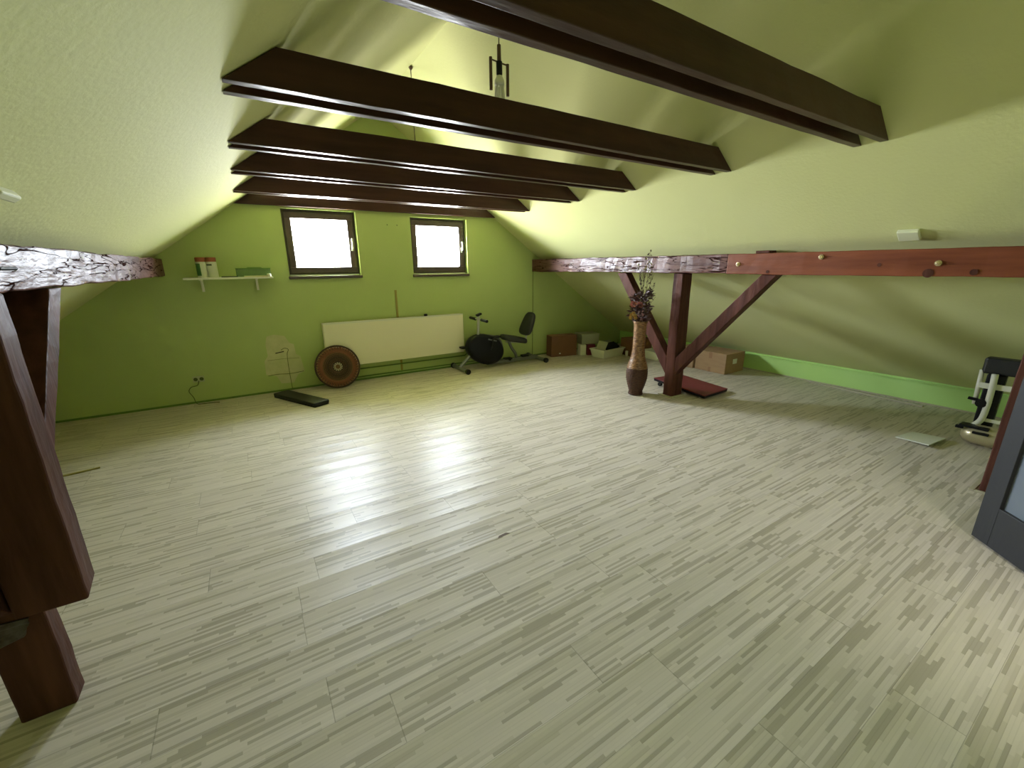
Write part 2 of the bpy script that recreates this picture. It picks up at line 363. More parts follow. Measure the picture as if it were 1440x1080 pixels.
# ------------------------------------------------------------------ collar beams
def collar(name, y0, y1, label, seed, z0=2.185, z1=2.33, m=w_x, group=None):
    e = .006
    p0 = [(0.04+e+(z-2.185)/.718, y, z) for y, z in ((y0, z0), (y1, z0), (y1, z1), (y0, z1))]
    p1 = [(3.34-e-(z-2.185)/.718, y, z) for y, z in ((y0, z0), (y1, z0), (y1, z1), (y0, z1))]
    o = obj('ceiling_beam', timber(None, p0, p1, 30, .0012, seed), m, bevel=.003)
    return tag(o, label, 'beam', 'ceiling beams')
pairs = [(1.161, 1.337, 'nearest pair overhead'), (2.121, 2.300, 'second pair from the camera'), (3.077, 3.252, 'third pair from the camera'),
         (3.888, 4.085, 'fourth pair from the camera'), (4.885, 5.035, 'fifth pair, second last before the windows')]
for i, (a, b_, t) in enumerate(pairs):
    collar('', a, a+.045, 'dark brown ceiling beam, front plank of the '+t, 10+i)
    collar('', b_-.045, b_, 'dark brown ceiling beam, rear plank of the '+t, 30+i)
collar('', 5.795, 5.845, 'single dark brown ceiling beam against the far wall above the windows', 50)

# ------------------------------------------------------------------ purlins, posts, braces
# left purlin
def prof_l(x0, y, z0=1.43, z1=1.60):
    b_ = x0-.155
    return [(x0, y, z0), (x0, y, z1), (x0-.04, y, min(z1, ceil_l(x0-.04)-.004)), (b_, y, ceil_l(b_)-.004), (b_, y, z0)]
o = obj('purlin', timber(None, prof_l(-.625, YB+.02, 1.436, 1.575), prof_l(-.690, YG-.003, 1.427, 1.60), 60, .005, 3), w_y, bevel=.006)
tag(o, 'rough glossy dark timber purlin under the left roof slope', 'beam')
m_ = bmesh.new(); tube(m_, [(-.66, 1.86, 1.505), (-.60, 1.875, 1.505), (-.59, 1.95, 1.505)], .006)
tag(obj('hook', m_, m_black), 'small black iron hook in the side of the left purlin', 'hook')
# left post: stub on floor + thick upper piece
t = thing('timber_post', (-.78, 1.85, 0), 'dark timber post in the left foreground with a chipped foot', 'post')
obj('lower_post', timber(None, [(-.875, 1.80, 0), (-.732, 1.80, 0), (-.732, 1.895, 0), (-.875, 1.895, 0)],
    [(-.875, 1.80, .60), (-.732, 1.80, .60), (-.732, 1.895, .60), (-.875, 1.895, .60)], 10, .002, 5), w_z, t, bevel=.008)
obj('upper_post', timber(None, [(-.78, 1.755, .425), (-.604, 1.755, .425), (-.604, 1.86, .455), (-.78, 1.86, .46)],
    [(-.82, 1.775, 1.436), (-.610, 1.775, 1.436), (-.612, 1.89, 1.436), (-.82, 1.89, 1.436)], 16, .002, 6), w_z, t, bevel=.008)
tag(obj('bare_patch', timber(None, [(-.874, 1.792, .315), (-.79, 1.794, .335), (-.79, 1.799, .335), (-.874, 1.799, .315)],
    [(-.874, 1.790, .41), (-.765, 1.792, .40), (-.765, 1.799, .40), (-.874, 1.799, .41)], 7, .004, 8), mat('grey_worn_wood', (.045, .022, .018), .4, noise=(22, (.13, .105, .10), U1), bump=(30, .8, U1), spec=.15), t), 'greyish worn patch')
def brace(name, A, Bt, x0, x1, label, mm, seed, parent=None):
    """A = (ylow,zlow),(yhigh,zhigh) at foot; Bt same at top"""
    p0 = [(x0, *A[0]), (x1, *A[0]), (x1, *A[1]), (x0, *A[1])]; p1 = [(x0, *Bt[0]), (x1, *Bt[0]), (x1, *Bt[1]), (x0, *Bt[1])]
    o = obj(name, timber(None, p0, p1, 18, .0012, seed), mm, parent, bevel=.006); return tag(o, label, 'brace')
w_b = wood('brace_wood', (0.052, 0.020, 0.014), (0.115, 0.046, 0.034), 'z', 0.46, 0.7, 0.07)
brace('timber_brace', ((1.895, .72), (1.895, .84)), ((2.585, 1.428), (2.44, 1.428)), -.662, -.80, 'dark diagonal timber brace behind the left foreground post, up to the left purlin', w_b, 21)
brace('timber_brace', ((1.795, .43), (1.795, .62)), ((.80, 1.434), (.96, 1.434)), -.79, -.89, 'dark diagonal timber brace from the left foreground post toward the camera', w_b, 22)
# right purlins
def prof_r(x0, y, z0, z1, d=.16):
    return [(x0, y, z0), (x0+d, y, z0), (x0+d, y, min(z1, ceil_r(x0+d)-.004)), (x0+.06, y, min(z1, ceil_r(x0+.06)-.004)), (x0, y, z1)]
o = obj('purlin', timber(None, prof_r(4.036, 2.50, 1.408, 1.590), prof_r(4.034, YG-.003, 1.402, 1.590), 44, .0045, 4), w_y2, bevel=.005)
tag(o, 'rough glossy dark timber purlin on the right, running to the far wall', 'beam')
o = obj('purlin', timber(None, prof_r(4.026, YB+.02, 1.402, 1.586), prof_r(4.024, 2.494, 1.402, 1.588), 30, .0022, 5), w_new, bevel=.006)
tag(o, 'smooth reddish brown timber purlin with bolts in the right foreground', 'beam')
m_ = bmesh.new(); box(m_, 4.024, 4.036, 2.496, 3.02, 1.497, 1.500)
for y, z in ((2.38, 1.492), (1.69, 1.545), (.98, 1.49)):
    b_ = obj('bolt', LT([(.020, -.001), (.020, .004), (.012, .005), (.012, .016), (.006, .020)], (4.022, y, z), 'x', 14), m_brass)
    bpy.data.objects[b_.name].location.x = 0
    for v in b_.data.vertices: v.co.x = 2*4.022 - v.co.x
    b_.parent = o
m_.free()
for y, r in ((1.02, .030), (2.10, .014), (1.30, .014), (.80, .02)):
    k = obj('knot', LT([(r, 0), (r*.8, .0015)], (4.0215, y, 1.47+.05*math.sin(y*5)), 'x', 14), w_z); k.parent = o
blk = obj('wooden_block', B(4.06, 4.19, 2.13, 2.25, 1.588, 1.612), w_z, bevel=.003)
tag(blk, 'small dark wooden block on top of the right purlin', 'block')
# right post and braces
o = obj('timber_post', timber(None, [(4.055, 3.0, 0), (4.245, 3.0, 0), (4.245, 3.12, 0), (4.055, 3.12, 0)],
    [(4.055, 3.0, 1.40), (4.212, 3.0, 1.40), (4.212, 3.12, 1.40), (4.055, 3.12, 1.40)], 20, .0025, 7), w_z, bevel=.006)
tag(o, 'dark timber post beside the tall wicker vase', 'post')
brace('timber_brace', ((3.123, .26), (3.123, .47)), ((3.975, 1.400), (3.83, 1.400)), 4.06, 4.17, 'dark diagonal timber brace behind the wicker vase', w_b, 23)
brace('timber_brace', ((2.997, .27), (2.997, .47)), ((2.03, 1.400), (2.17, 1.400)), 4.06, 4.17, 'dark diagonal timber brace rising toward the camera from the post by the vase', w_b, 24)
o = obj('timber_post', timber(None, [(4.02, .30, 0), (4.20, .30, 0), (4.20, .49, 0), (4.02, .49, 0)],
    [(4.04, .30, 1.40), (4.20, .30, 1.40), (4.20, .49, 1.40), (4.04, .49, 1.40)], 16, .002, 9), w_z, bevel=.006)
tag(o, 'reddish timber post at the right edge behind the open door', 'post')
def collar_trim(x0, x1, y0, y1, label, w=.028, g=.012):
    m_ = bmesh.new(); h = .012
    box(m_, x0-g-w, x1+g+w, y0-g-w, y0-g, 0, h); box(m_, x0-g-w, x1+g+w, y1+g, y1+g+w, 0, h)
    box(m_, x0-g-w, x0-g, y0-g, y1+g, 0, h); box(m_, x1+g, x1+g+w, y0-g, y1+g, 0, h)
    tag(obj('floor_trim', m_, m_skirt, bevel=.003), label, 'trim')
collar_trim(4.055, 4.245, 3.0, 3.12, 'pale skirting strips framing the foot of the post by the vase')
collar_trim(4.02, 4.20, .30, .49, 'pale skirting strips framing the foot of the post behind the door')

# ------------------------------------------------------------------ skirting, strips
bm = bmesh.new(); box(bm, XL, 6.1, YG-.012, YG-.001, 0, .022)
tag(obj('baseboard_far', bm, m_pipe, bevel=.003), kind='structure')
bm = bmesh.new(); box(bm, XK-.010, XK-.001, YB+.01, 5.8, 0, .014)
tag(obj('baseboard_right', bm, m_skirt, bevel=.002), kind='structure')
bm = B(XK-.02, XK-.001, YB+.01, 5.8, .226, .2385); tag(obj('trim_1', bm, m_knee), kind='structure')
def floor_strip(p, q, w, h, m, label, name='floor_strip'):
    p, q = Vector((*p, 0)), Vector((*q, 0)); dv = (q-p).normalized(); nv = Vector((-dv.y, dv.x, 0))*w
    m_ = bmesh.new(); prism(m_, [p, q, q+nv, p+nv], (0, 0, h)); return tag(obj(name, m_, m, bevel=.001), label, 'strip')
floor_strip((6.05, 2.42), (5.97, 1.29), .035, .016, m_skirt, 'loose pale profile strip lying along the low green wall')
floor_strip((-1.50, 4.185), (-1.17, 4.245), .022, .008, m_lath, 'thin loose wooden strip on the floor behind the left post')
m_ = bmesh.new(); prism(m_, [(1.015, 1.803, .0004), (1.10, 1.806, .0004), (1.08, 1.824, .0004), (1.03, 1.819, .0004)], (0, 0, .0008))
tag(obj('floor_chip', m_, mat('floor_chip_brown', (.10, .06, .035), .7)), 'dark chipped gap at a floorboard edge in the middle of the room', 'chip')

# ------------------------------------------------------------------ radiator and pipes
t = thing('radiator', (1.74, 5.80, .22), 'wide cream panel radiator on the far wall below the windows', 'radiator')
X0, X1, Z0, Z1 = .77, 2.715, .235, .815
m_ = bmesh.new(); box(m_, X0, X1, 5.755, 5.775, Z0, Z1-.012); box(m_, X0, X1, 5.815, 5.835, Z0, Z1-.012)
obj('panel', m_, m_cream, t, bevel=.008, seg=3)
m_ = bmesh.new()
box(m_, X0-.002, X1+.002, 5.752, 5.758, Z1-.018, Z1); box(m_, X0-.002, X1+.002, 5.832, 5.838, Z1-.018, Z1)
for k in range(66): box(m_, X0+.01+k*.0295, X0+.014+k*.0295, 5.758, 5.832, Z1-.012, Z1-.002)
obj('top_grille', m_, m_white, t)
for xx in (X0-.003, X1): obj('side_cover', B(xx, xx+.003, 5.754, 5.836, Z0+.005, Z1-.003), m_cream, t)
for xx in (1.1, 2.4): obj('wall_bracket', B(xx, xx+.03, 5.835, 5.849, Z0+.02, Z1-.08), m_grey, t)
v = obj('valve', LT([(.012, 0), (.012, .02), (.020, .022), (.022, .06), (.016, .066)], (2.722, 5.79, .27), 'x', 14), m_white, t)
tag(obj('knob', LT([(.022, 0), (.026, .006), (.026, .024), (.020, .030)], (2.15, 5.795, .815)), m_black), 'small round black knob lying on top of the radiator', 'knob')
k = bpy.data.objects['knob']
m_ = bmesh.new(); tube(m_, smooth_path([(2.76, 5.79, .255), (2.775, 5.80, .20), (2.74, 5.815, .165), (2.6, 5.82, .163), (1.16, 5.82, .163)], 5), .009, 8)
tag(obj('heating_pipe', m_, m_pipe, smooth=True), 'thin green painted heating pipe running just under the radiator', 'pipe')
m_ = bmesh.new(); tube(m_, [(3.3, 5.825, .052), (.95, 5.825, .052)], .010, 8)
tag(obj('heating_pipe', m_, m_pipe, smooth=True), 'green painted heating pipe along the wall just above the floor', 'pipe')
tag(obj('wooden_lath', B(1.744, 1.772, 5.840, 5.849, .06, 1.19), m_lath), 'narrow yellow brown lath on the wall rising behind the radiator', 'lath')

# ------------------------------------------------------------------ woven disc
def disc():
    cx, cy, cz, R = .868, 5.632, .272, .272
    t = thing('woven_disc', (cx, 5.60, 0), 'round reddish woven wicker tray leaning against the radiator', 'tray')
    tilt = Matrix.Rotation(math.radians(-13), 3, 'X') @ Matrix.Rotation(math.radians(0), 3, 'Z')
    def place(bm):
        bmesh.ops.rotate(bm, verts=bm.verts[:], cent=(0, 0, 0), matrix=tilt)
        bmesh.ops.translate(bm, verts=bm.verts[:], vec=(cx, cy, cz)); return bm
    red = mat('red_wicker', (.26, .095, .045), .55, bump=(60, .6, U1)); dk = mat('dark_wicker', (.050, .028, .014), .6, bump=(70, .6, U1))
    tan = mat('tan_wicker', (.17, .09, .035), .6); pale = mat('pale_wicker', (.42, .37, .25), .6)
    obj('backing', place(LT([(.24, .012), (.24, .004)], (0, 0, 0), 'y', 48)), dk, t)
    def ring(n, r0, r1, m, name, y=0.0, rr=.007, tw=0.0):
        bm = bmesh.new()
        for k in range(n):
            a = 2*math.pi*k/n; b_ = a+tw
            tube(bm, [(r0*math.cos(a), y-.002, r0*math.sin(a)), ((r0+r1)/2*math.cos((a+b_)/2), y-.008, (r0+r1)/2*math.sin((a+b_)/2)), (r1*math.cos(b_), y, r1*math.sin(b_))], rr, 6)
        return obj(name, place(bm), m, t, smooth=True)
    def hoop(R_, rr, m, name, y=0.0, seg=72):
        bm = bmesh.new(); tube(bm, [(R_*math.cos(2*math.pi*k/seg), y, R_*math.sin(2*math.pi*k/seg)) for k in range(seg+1)], rr, 8, False)
        return obj(name, place(bm), m, t, smooth=True)
    ring(72, .176, .262, red, 'outer_weave', 0, .0085, .05)
    ring(48, .060, .172, dk, 'inner_weave', 0, .009, .22)
    ring(30, .064, .150, tan, 'tan_canes', -.004, .0035, -.3)
    tag(ring(44, .222, .252, dk, 'rim_stitches', -.010, .0035, .03), kind='stuff')
    hoop(.264, .011, dk, 'rim'); hoop(.238, .006, red, 'band', -.008); hoop(.200, .006, red, 'band', -.008); hoop(.174, .008, tan, 'band', -.006)
    for r in (.155, .135, .115, .095, .075): hoop(r, .004, tan, 'inner_hoop', -.009, 48)
    bm = bmesh.new()
    for k in range(12):
        a = 2*math.pi*k/12; lathe(bm, [(.002, -.022), (.009, -.017), (.010, -.010), (.006, -.002)], (.048*math.cos(a), 0, .048*math.sin(a)), 'y', 10)
    obj('bead_ring', place(bm), pale, t, smooth=True); hoop(.034, .006, pale, 'hub_hoop', -.012, 36)
    obj('hub', place(LT([(.004, -.022), (.02, -.018), (.03, -.006)], (0, 0, 0), 'y', 20)), tan, t, smooth=True)
disc()

# ------------------------------------------------------------------ floor pad, tile, mat
def slab(p, q, w, z0, z1, m, name, bev=.008, parent=None):
    p, q = Vector((*p, 0)), Vector((*q, 0)); dv = (q-p).normalized(); nv = Vector((-dv.y, dv.x, 0))*w
    m_ = bmesh.new(); prism(m_, [v+Vector((0, 0, z0)) for v in (p, q, q+nv, p+nv)], (0, 0, z1-z0)); return obj(name, m_, m, parent, bevel=bev, seg=3)
t = thing('bench_pad', (.36, 5.33, 0), 'long low dark padded board lying on the floor by the bare plaster patch', 'pad')
slab((.105, 5.60), (.468, 4.893), .185, .014, .052, m_blackfab, 'cushion', .010, t)
slab((.11, 5.595), (.466, 4.90), .177, 0, .014, m_seam, 'base_board', .001, t)
t = thing('folding_board', (4.5, 3.08, 0), 'dark red padded board propped just off the floor behind the right post', 'pad')
m_ = bmesh.new()
prism(m_, [(4.285, 3.455, .100), (4.73, 3.40, .100), (4.765, 2.745, .050), (4.275, 2.72, .050)], (0, 0, -.010))
obj('red_top', m_, m_red, t, bevel=.003)
m_ = bmesh.new()
prism(m_, [(4.288, 3.452, .0905), (4.727, 3.397, .0905), (4.762, 2.748, .0405), (4.278, 2.723, .0405)], (0, 0, -.028))
obj('black_base', m_, m_black, t, bevel=.003)
m_ = bmesh.new(); lathe(m_, [(.025, 0), (.025, .03)], (4.31, 3.38, .026), 'x', 16); box(m_, 4.315, 4.335, 3.365, 3.395, .03, .07)
obj('wheel', m_, m_black, t)
m_ = bmesh.new(); lathe(m_, [(.012, 0), (.012, .40)], (4.30, 2.80, .012), 'x', 12); obj('foot_bar', m_, m_white, t)
m_ = bmesh.new(); lathe(m_, [(.025, 0), (.025, .03)], (4.66, 3.33, .026), 'x', 16); box(m_, 4.66, 4.68, 3.31, 3.34, .03, .07)
obj('wheel', m_, m_black, t)
m_ = bmesh.new(); prism(m_, [(4.70, 1.135, .012), (4.662, .905, .026), (4.955, .872, .030), (4.965, 1.095, .014)], (0, 0, -.010))
tag(obj('white_board', m_, m_tile, bevel=.002), 'small white square board lying on the floor near the right post', 'board')
m_ = bmesh.new(); box(m_, 4.74, 4.93, .92, .945, 0, .0135); tag(obj('wooden_batten', m_, m_seam), 'thin dark batten propping up the small white board', 'batten')

# ------------------------------------------------------------------ cardboard boxes and bins
def carton(name, p, ang, w, d_, h, m, label, cat='box', tape=True, hole=False, open_top=False):
    """p = front-left floor corner, ang = direction of the front edge"""
    a = math.radians(ang); ex = Vector((math.cos(a), math.sin(a), 0)); ey = Vector((-math.sin(a), math.cos(a), 0)); P_ = Vector((*p, 0))
    t = thing(name, P_+ex*w/2+ey*d_/2, label, cat)
    def blk(u0, u1, v0, v1, z0, z1, mm, nm, bev=.003):
        m_ = bmesh.new(); prism(m_, [P_+ex*u+ey*v+Vector((0, 0, z0)) for u, v in ((u0, v0), (u1, v0), (u1, v1), (u0, v1))], (0, 0, z1-z0)); return obj(nm, m_, mm, t, bevel=bev)
    blk(0, w, 0, d_, 0, h-.004, m, 'carton_body')
    blk(.002, w-.002, .001, d_/2-.002, h-.004, h, m, 'flap', .001); blk(.002, w-.002, d_/2+.002, d_-.001, h-.004, h, m, 'flap', .001)
    if tape:
        blk(w/2-.022, w/2+.022, -.001, .002, 0, h, m_tape, 'tape', 0); blk(0.0, w, d_/2-.02, d_/2+.02, h, h+.001, m_tape, 'tape', 0)
    if hole: tag(blk(w*.3, w*.3+.03, -.001, .002, .045, .062, m_white, 'label_sticker', 0), 'white sticker')
    return t, blk
t, bk = carton('cardboard_box', (4.235, 5.552), -11, .48, .20, .355, m_card2, 'brown cardboard box on the floor next to the exercise bike', tape=False, hole=True)
t, bk = carton('cardboard_box', (4.845, 5.335), -20, .14, .17, .185, m_redbox, 'small dark red box beside the white storage bin', tape=False)
t, bk = carton('cardboard_box', (4.735, 5.395), -20, .105, .15, .180, m_plast, 'small off-white box between the brown box and the dark red box', tape=False)
# grey white tray on top of these two
t = thing('polystyrene_tray', (4.93, 5.48, .186), 'large grey-white tray resting on the small red and white boxes', 'tray')
ex = Vector((math.cos(math.radians(-14)), math.sin(math.radians(-14)), 0)); ey = Vector((-ex.y, ex.x, 0))
def tb(o_, u0, u1, v0, v1, z0, z1, m, nm):
    m_ = bmesh.new(); prism(m_, [o_+ex*u+ey*v+Vector((0, 0, z0)) for u, v in ((u0, v0), (u1, v0), (u1, v1), (u0, v1))], (0, 0, z1-z0)); return obj(nm, m_, m, t, bevel=.004)
m_grw = mat('grey_white_card', (.34, .35, .24), .7)
tb(Vector((4.765, 5.40, 0)), 0, .33, 0, .26, .186, .345, m_grw, 'tray_body'); tb(Vector((4.765, 5.40, 0)), -.012, .342, -.010, .27, .345, .362, m_grw, 'lid')
def bin_(p, ang, w, d_, h, label, flare=.025):
    a = math.radians(ang); ex = Vector((math.cos(a), math.sin(a), 0)); ey = Vector((-math.sin(a), math.cos(a), 0)); P_ = Vector((*p, 0))
    t = thing('storage_bin', P_+ex*w/2+ey*d_/2, label, 'bin')
    def ringv(bm, s, z): return [bm.verts.new(P_+ex*u+ey*v+Vector((0, 0, z))) for u, v in ((-s, -s), (w+s, -s), (w+s, d_+s), (-s, d_+s))]
    bm = bmesh.new(); ro = [ringv(bm, 0, 0), ringv(bm, flare, h-.02), ringv(bm, flare+.012, h-.02), ringv(bm, flare+.012, h), ringv(bm, flare-.004, h), ringv(bm, -.004, .008)]
    for i in range(len(ro)-1):
        for k in range(4): bm.faces.new((ro[i][k], ro[i][(k+1) % 4], ro[i+1][(k+1) % 4], ro[i+1][k]))
    bm.faces.new(ro[0][::-1]); bm.faces.new(ro[-1]); obj('bin_body', bm, m_plast, t, bevel=.003)
    return t, P_, ex, ey
t, P_, ex, ey = bin_((4.865, 4.965), 5, .47, .25, .145, 'white plastic storage bin with a leaning panel and black case, beside the red box')
def quad_slab(o0, du, dv, th, m, name, label, cat):
    m_ = bmesh.new(); nn = Vector(du).cross(Vector(dv)).normalized()*th; o0 = Vector(o0)
    prism(m_, [o0, o0+Vector(du), o0+Vector(du)+Vector(dv), o0+Vector(dv)], nn); return tag(obj(name, m_, m, bevel=.003), label, cat)
quad_slab(P_+ex*.03+ey*.03+Vector((0, 0, .06)), ex*.11+Vector((0, 0, .20)), ey*.20, .008, m_grw, 'bin_panel', 'pale flat panel leaning in the left of the white storage bin', 'panel')  # leaning bin lid, modelled as a plain pale panel
quad_slab(P_+ex*.10+ey*.22+Vector((0, 0, .10)), ex*.35, ey*.03+Vector((0, 0, .14)), .008, m_grw, 'bin_panel', 'pale panel standing at the back of the white storage bin', 'panel')
quad_slab(P_+ex*.12+ey*.05+Vector((0, 0, .12)), ex*.33+Vector((0, 0, .015)), ey*.14+Vector((0, 0, .06)), .03, m_black, 'black_case', 'black flat case lying in the white storage bin', 'case')
t, bk = carton('cardboard_box', (5.36, 4.84), -12, .42, .30, .285, m_card2, 'dark brown cardboard box under the slope directly behind the wicker vase', tape=False)
tag(obj('adapter', B(5.335, 5.375, 4.90, 4.94, 0, .09), m_white, bevel=.008), 'small white plastic adapter by the box behind the vase', 'adapter')
t, P_, ex, ey = bin_((5.478, 4.655), -94, .30, .26, .14, 'white plastic storage bin seen between the wicker vase and the post')
bm = bmesh.new(); bmesh.ops.create_icosphere(bm, subdivisions=3, radius=.1)
for v in bm.verts: v.co = Vector((5.56+v.co.x*.9, 4.22+v.co.y*.9, .085+max(-.085, v.co.z*1.05)))
for v in bm.verts:
    v.co += Vector((math.sin(v.co.y*60), math.cos(v.co.z*50), 0))*.006
t = tag(obj('black_bag', bm, m_blackfab, smooth=True), 'small crumpled black bag on the floor behind the right brace', 'bag')
t, bk = carton('cardboard_box', (5.527, 3.262), 0, .01, .01, .01, m_card, 'x') if False else (None, None)
def side_carton(y0, y1, x0, x1, h, label, seed, handle=True):
    t = thing('cardboard_box', ((x0+x1)/2, (y0+y1)/2, 0), label, 'box')
    obj('carton_body', B(x0, x1, y0, y1, 0, h-.003), m_card, t, bevel=.003)
    obj('flap', B(x0, (x0+x1)/2-.002, y0, y1, h-.003, h), m_card, t); obj('flap', B((x0+x1)/2+.002, x1, y0, y1, h-.003, h), m_card, t)
    ym = (y0+y1)/2; m_ = bmesh.new(); box(m_, x0-.001, x0, ym-.025, ym+.025, h-.09, h); obj('tape', m_, m_tape, t)
    m_ = bmesh.new(); box(m_, x0-.001, x0, ym-.02, ym+.02, 0, .07); obj('tape', m_, m_tape, t)
    if handle: tag(obj('label_sticker', B(x0+.17, x0+.27, y0-.001, y0, .13, .20), m_white, t), 'white sticker')
side_carton(3.262, 3.735, 5.527, 5.98, .285, 'large light brown cardboard box behind the right brace, nearest the camera', 1)
side_carton(3.75, 4.06, 5.50, 5.95, .285, 'light brown cardboard box behind the post by the vase, partly hidden', 2, False)

# ------------------------------------------------------------------ vase and dried flowers
vx, vy = 3.805, 3.318
def wicker():
    m = bpy.data.materials.new('woven_rattan'); m.use_nodes = True; n = m.node_tree; L = n.links; b = n.nodes['Principled BSDF']
    t = n.nodes.new('ShaderNodeTexCoord'); s = n.nodes.new('ShaderNodeSeparateXYZ'); L.new(t.outputs['Object'], s.inputs[0])
    nz = n.nodes.new('ShaderNodeTexNoise'); nz.inputs['Scale'].default_value = 28
    mp = n.nodes.new('ShaderNodeMapping'); mp.inputs['Scale'].default_value = (1, 1, 3); L.new(t.outputs['Object'], mp.inputs[0]); L.new(mp.outputs[0], nz.inputs['Vector'])
    r = n.nodes.new('ShaderNodeValToRGB'); r.color_ramp.elements[0].position = .35; r.color_ramp.elements[1].position = .65
    r.color_ramp.elements[0].color = (.11, .045, .015, 1); r.color_ramp.elements[1].color = (.30, .16, .065, 1); L.new(nz.outputs[0], r.inputs[0])
    L.new(r.outputs[0], b.inputs['Base Color']); b.inputs['Roughness'].default_value = .38
    bp = n.nodes.new('ShaderNodeBump'); bp.inputs['Strength'].default_value = .6; bp.inputs['Distance'].default_value = .004
    L.new(nz.outputs[0], bp.inputs['Height']); L.new(bp.outputs[0], b.inputs['Normal']); return m
mw = wicker(); mwd = mat('dark_rattan', (.040, .016, .008), .45, noise=(40, (.085, .036, .018), (1, 1, 3)), bump=(60, .8, U1), spec=.3)
key = [(0, .075), (.02, .080), (.05, .078), (.12, .100), (.20, .119), (.27, .122), (.33, .116), (.40, .097), (.46, .078), (.54, .068), (.70, .066), (.80, .068), (.87, .074)]
def rad(z):
    for i in range(len(key)-1):
        if key[i][0] <= z <= key[i+1][0]:
            t_ = (z-key[i][0])/(key[i+1][0]-key[i][0]); t_ = t_*t_*(3-2*t_) if False else t_
            return key[i][1]*(1-t_)+key[i+1][1]*t_
    return key[-1][1]
def weave(z0, z1, m, name, par):
    bm = bmesh.new(); seg = 44; rows = int((z1-z0)/.0045); rings = []
    for i in range(rows+1):
        z = z0+(z1-z0)*i/rows; ring = []; row = int(z/.014)
        for k in range(seg):
            a = 2*math.pi*k/seg
            rr = rad(z)+.0028*abs(math.sin(math.pi*z/.014))+.0016*math.sin(k*math.pi/2+row*math.pi)
            ring.append(bm.verts.new((vx+rr*math.cos(a), vy+rr*math.sin(a), z)))
        rings.append(ring)
    for i in range(rows):
        for k in range(seg): bm.faces.new((rings[i][k], rings[i][(k+1) % seg], rings[i+1][(k+1) % seg], rings[i+1][k]))
    bm.faces.new(rings[0][::-1])
    if z1 < .8: bm.faces.new(rings[-1])
    else:
        inn = [bm.verts.new((vx+(v.co.x-vx)*.82, vy+(v.co.y-vy)*.82, z1)) for v in rings[-1]]; low = [bm.verts.new((vx+(v.co.x-vx)*.8, vy+(v.co.y-vy)*.8, z1-.25)) for v in rings[-1]]
        for k in range(seg):
            bm.faces.new((rings[-1][k], rings[-1][(k+1) % seg], inn[(k+1) % seg], inn[k])); bm.faces.new((inn[k], inn[(k+1) % seg], low[(k+1) % seg], low[k]))
        bm.faces.new(low)
    return obj(name, bm, m, par, smooth=True)
t = thing('wicker_vase', (vx, vy, 0), 'tall woven wicker floor vase with a dark lower belly', 'vase')
tag(weave(.0, .325, mwd, 'lower_weave', t), 'dark brown woven belly'); tag(weave(.325, .87, mw, 'upper_weave', t), 'tan woven neck')
bm = bmesh.new(); tube(bm, [(vx+.077*math.cos(2*math.pi*k/40), vy+.077*math.sin(2*math.pi*k/40), .866) for k in range(41)], .008, 8, False); obj('rim', bm, mw, t, smooth=True)
bm = bmesh.new(); tube(bm, [(vx+.078*math.cos(2*math.pi*k/40), vy+.078*math.sin(2*math.pi*k/40), .012) for k in range(41)], .010, 8, False); obj('foot_ring', bm, mwd, t, smooth=True)
# flowers
t = thing('dried_flowers', (vx, vy, .62), 'bunch of dried dark leaves, pink roses and thin twigs in the wicker vase', 'flowers')
rnd = random.Random(11)
m_leaf = mat('dark_purple_leaf', (.030, .012, .012), .55, noise=(20, (.075, .028, .026), U1)); m_leaf2 = mat('brown_leaf', (.075, .045, .025), .6)
m_twig = mat('brown_twig', (.07, .045, .022), .7); m_pink = mat('faded_pink_petal', (.62, .30, .27), .6, noise=(60, (.40, .12, .12), U1)); m_yel = mat('yellow_petal', (.55, .36, .10), .6); m_bud = mat('pale_bud', (.36, .34, .15), .7)
def leaf(bm, p, d_, l, w):
    d_ = Vector(d_).normalized(); s = d_.cross(Vector((rnd.uniform(-1, 1), rnd.uniform(-1, 1), rnd.uniform(-.5, 1)))).normalized(); nn = d_.cross(s); p = Vector(p)
    pts = [p, p+d_*l*.3+s*w*.5+nn*w*.1, p+d_*l*.65+s*w*.42, p+d_*l-nn*w*.3, p+d_*l*.65-s*w*.42, p+d_*l*.3-s*w*.5+nn*w*.1]; mid = [p+d_*l*.35-nn*w*.18, p+d_*l*.68-nn*w*.15]
    v = [bm.verts.new(q) for q in pts]; q = [bm.verts.new(x) for x in mid]
    for f in ((v[0], v[1], q[0]), (v[1], v[2], q[1], q[0]), (v[2], v[3], q[1]), (v[3], v[4], q[1]), (v[4], v[5], q[0], q[1]), (v[5], v[0], q[0])): bm.faces.new(f)
stems = bmesh.new(); leaves = bmesh.new(); leaves2 = bmesh.new(); buds = bmesh.new()
side = Vector((.848, -.529, 0))
twigs = [(.035, 1.60), (.075, 1.63), (-.03, 1.40), (.10, 1.42), (.02, 1.46), (.13, 1.28), (-.045, 1.20), (.16, 1.15), (-.10, 1.08), (.05, 1.22), (-.05, 1.48), (.09, 1.50)]
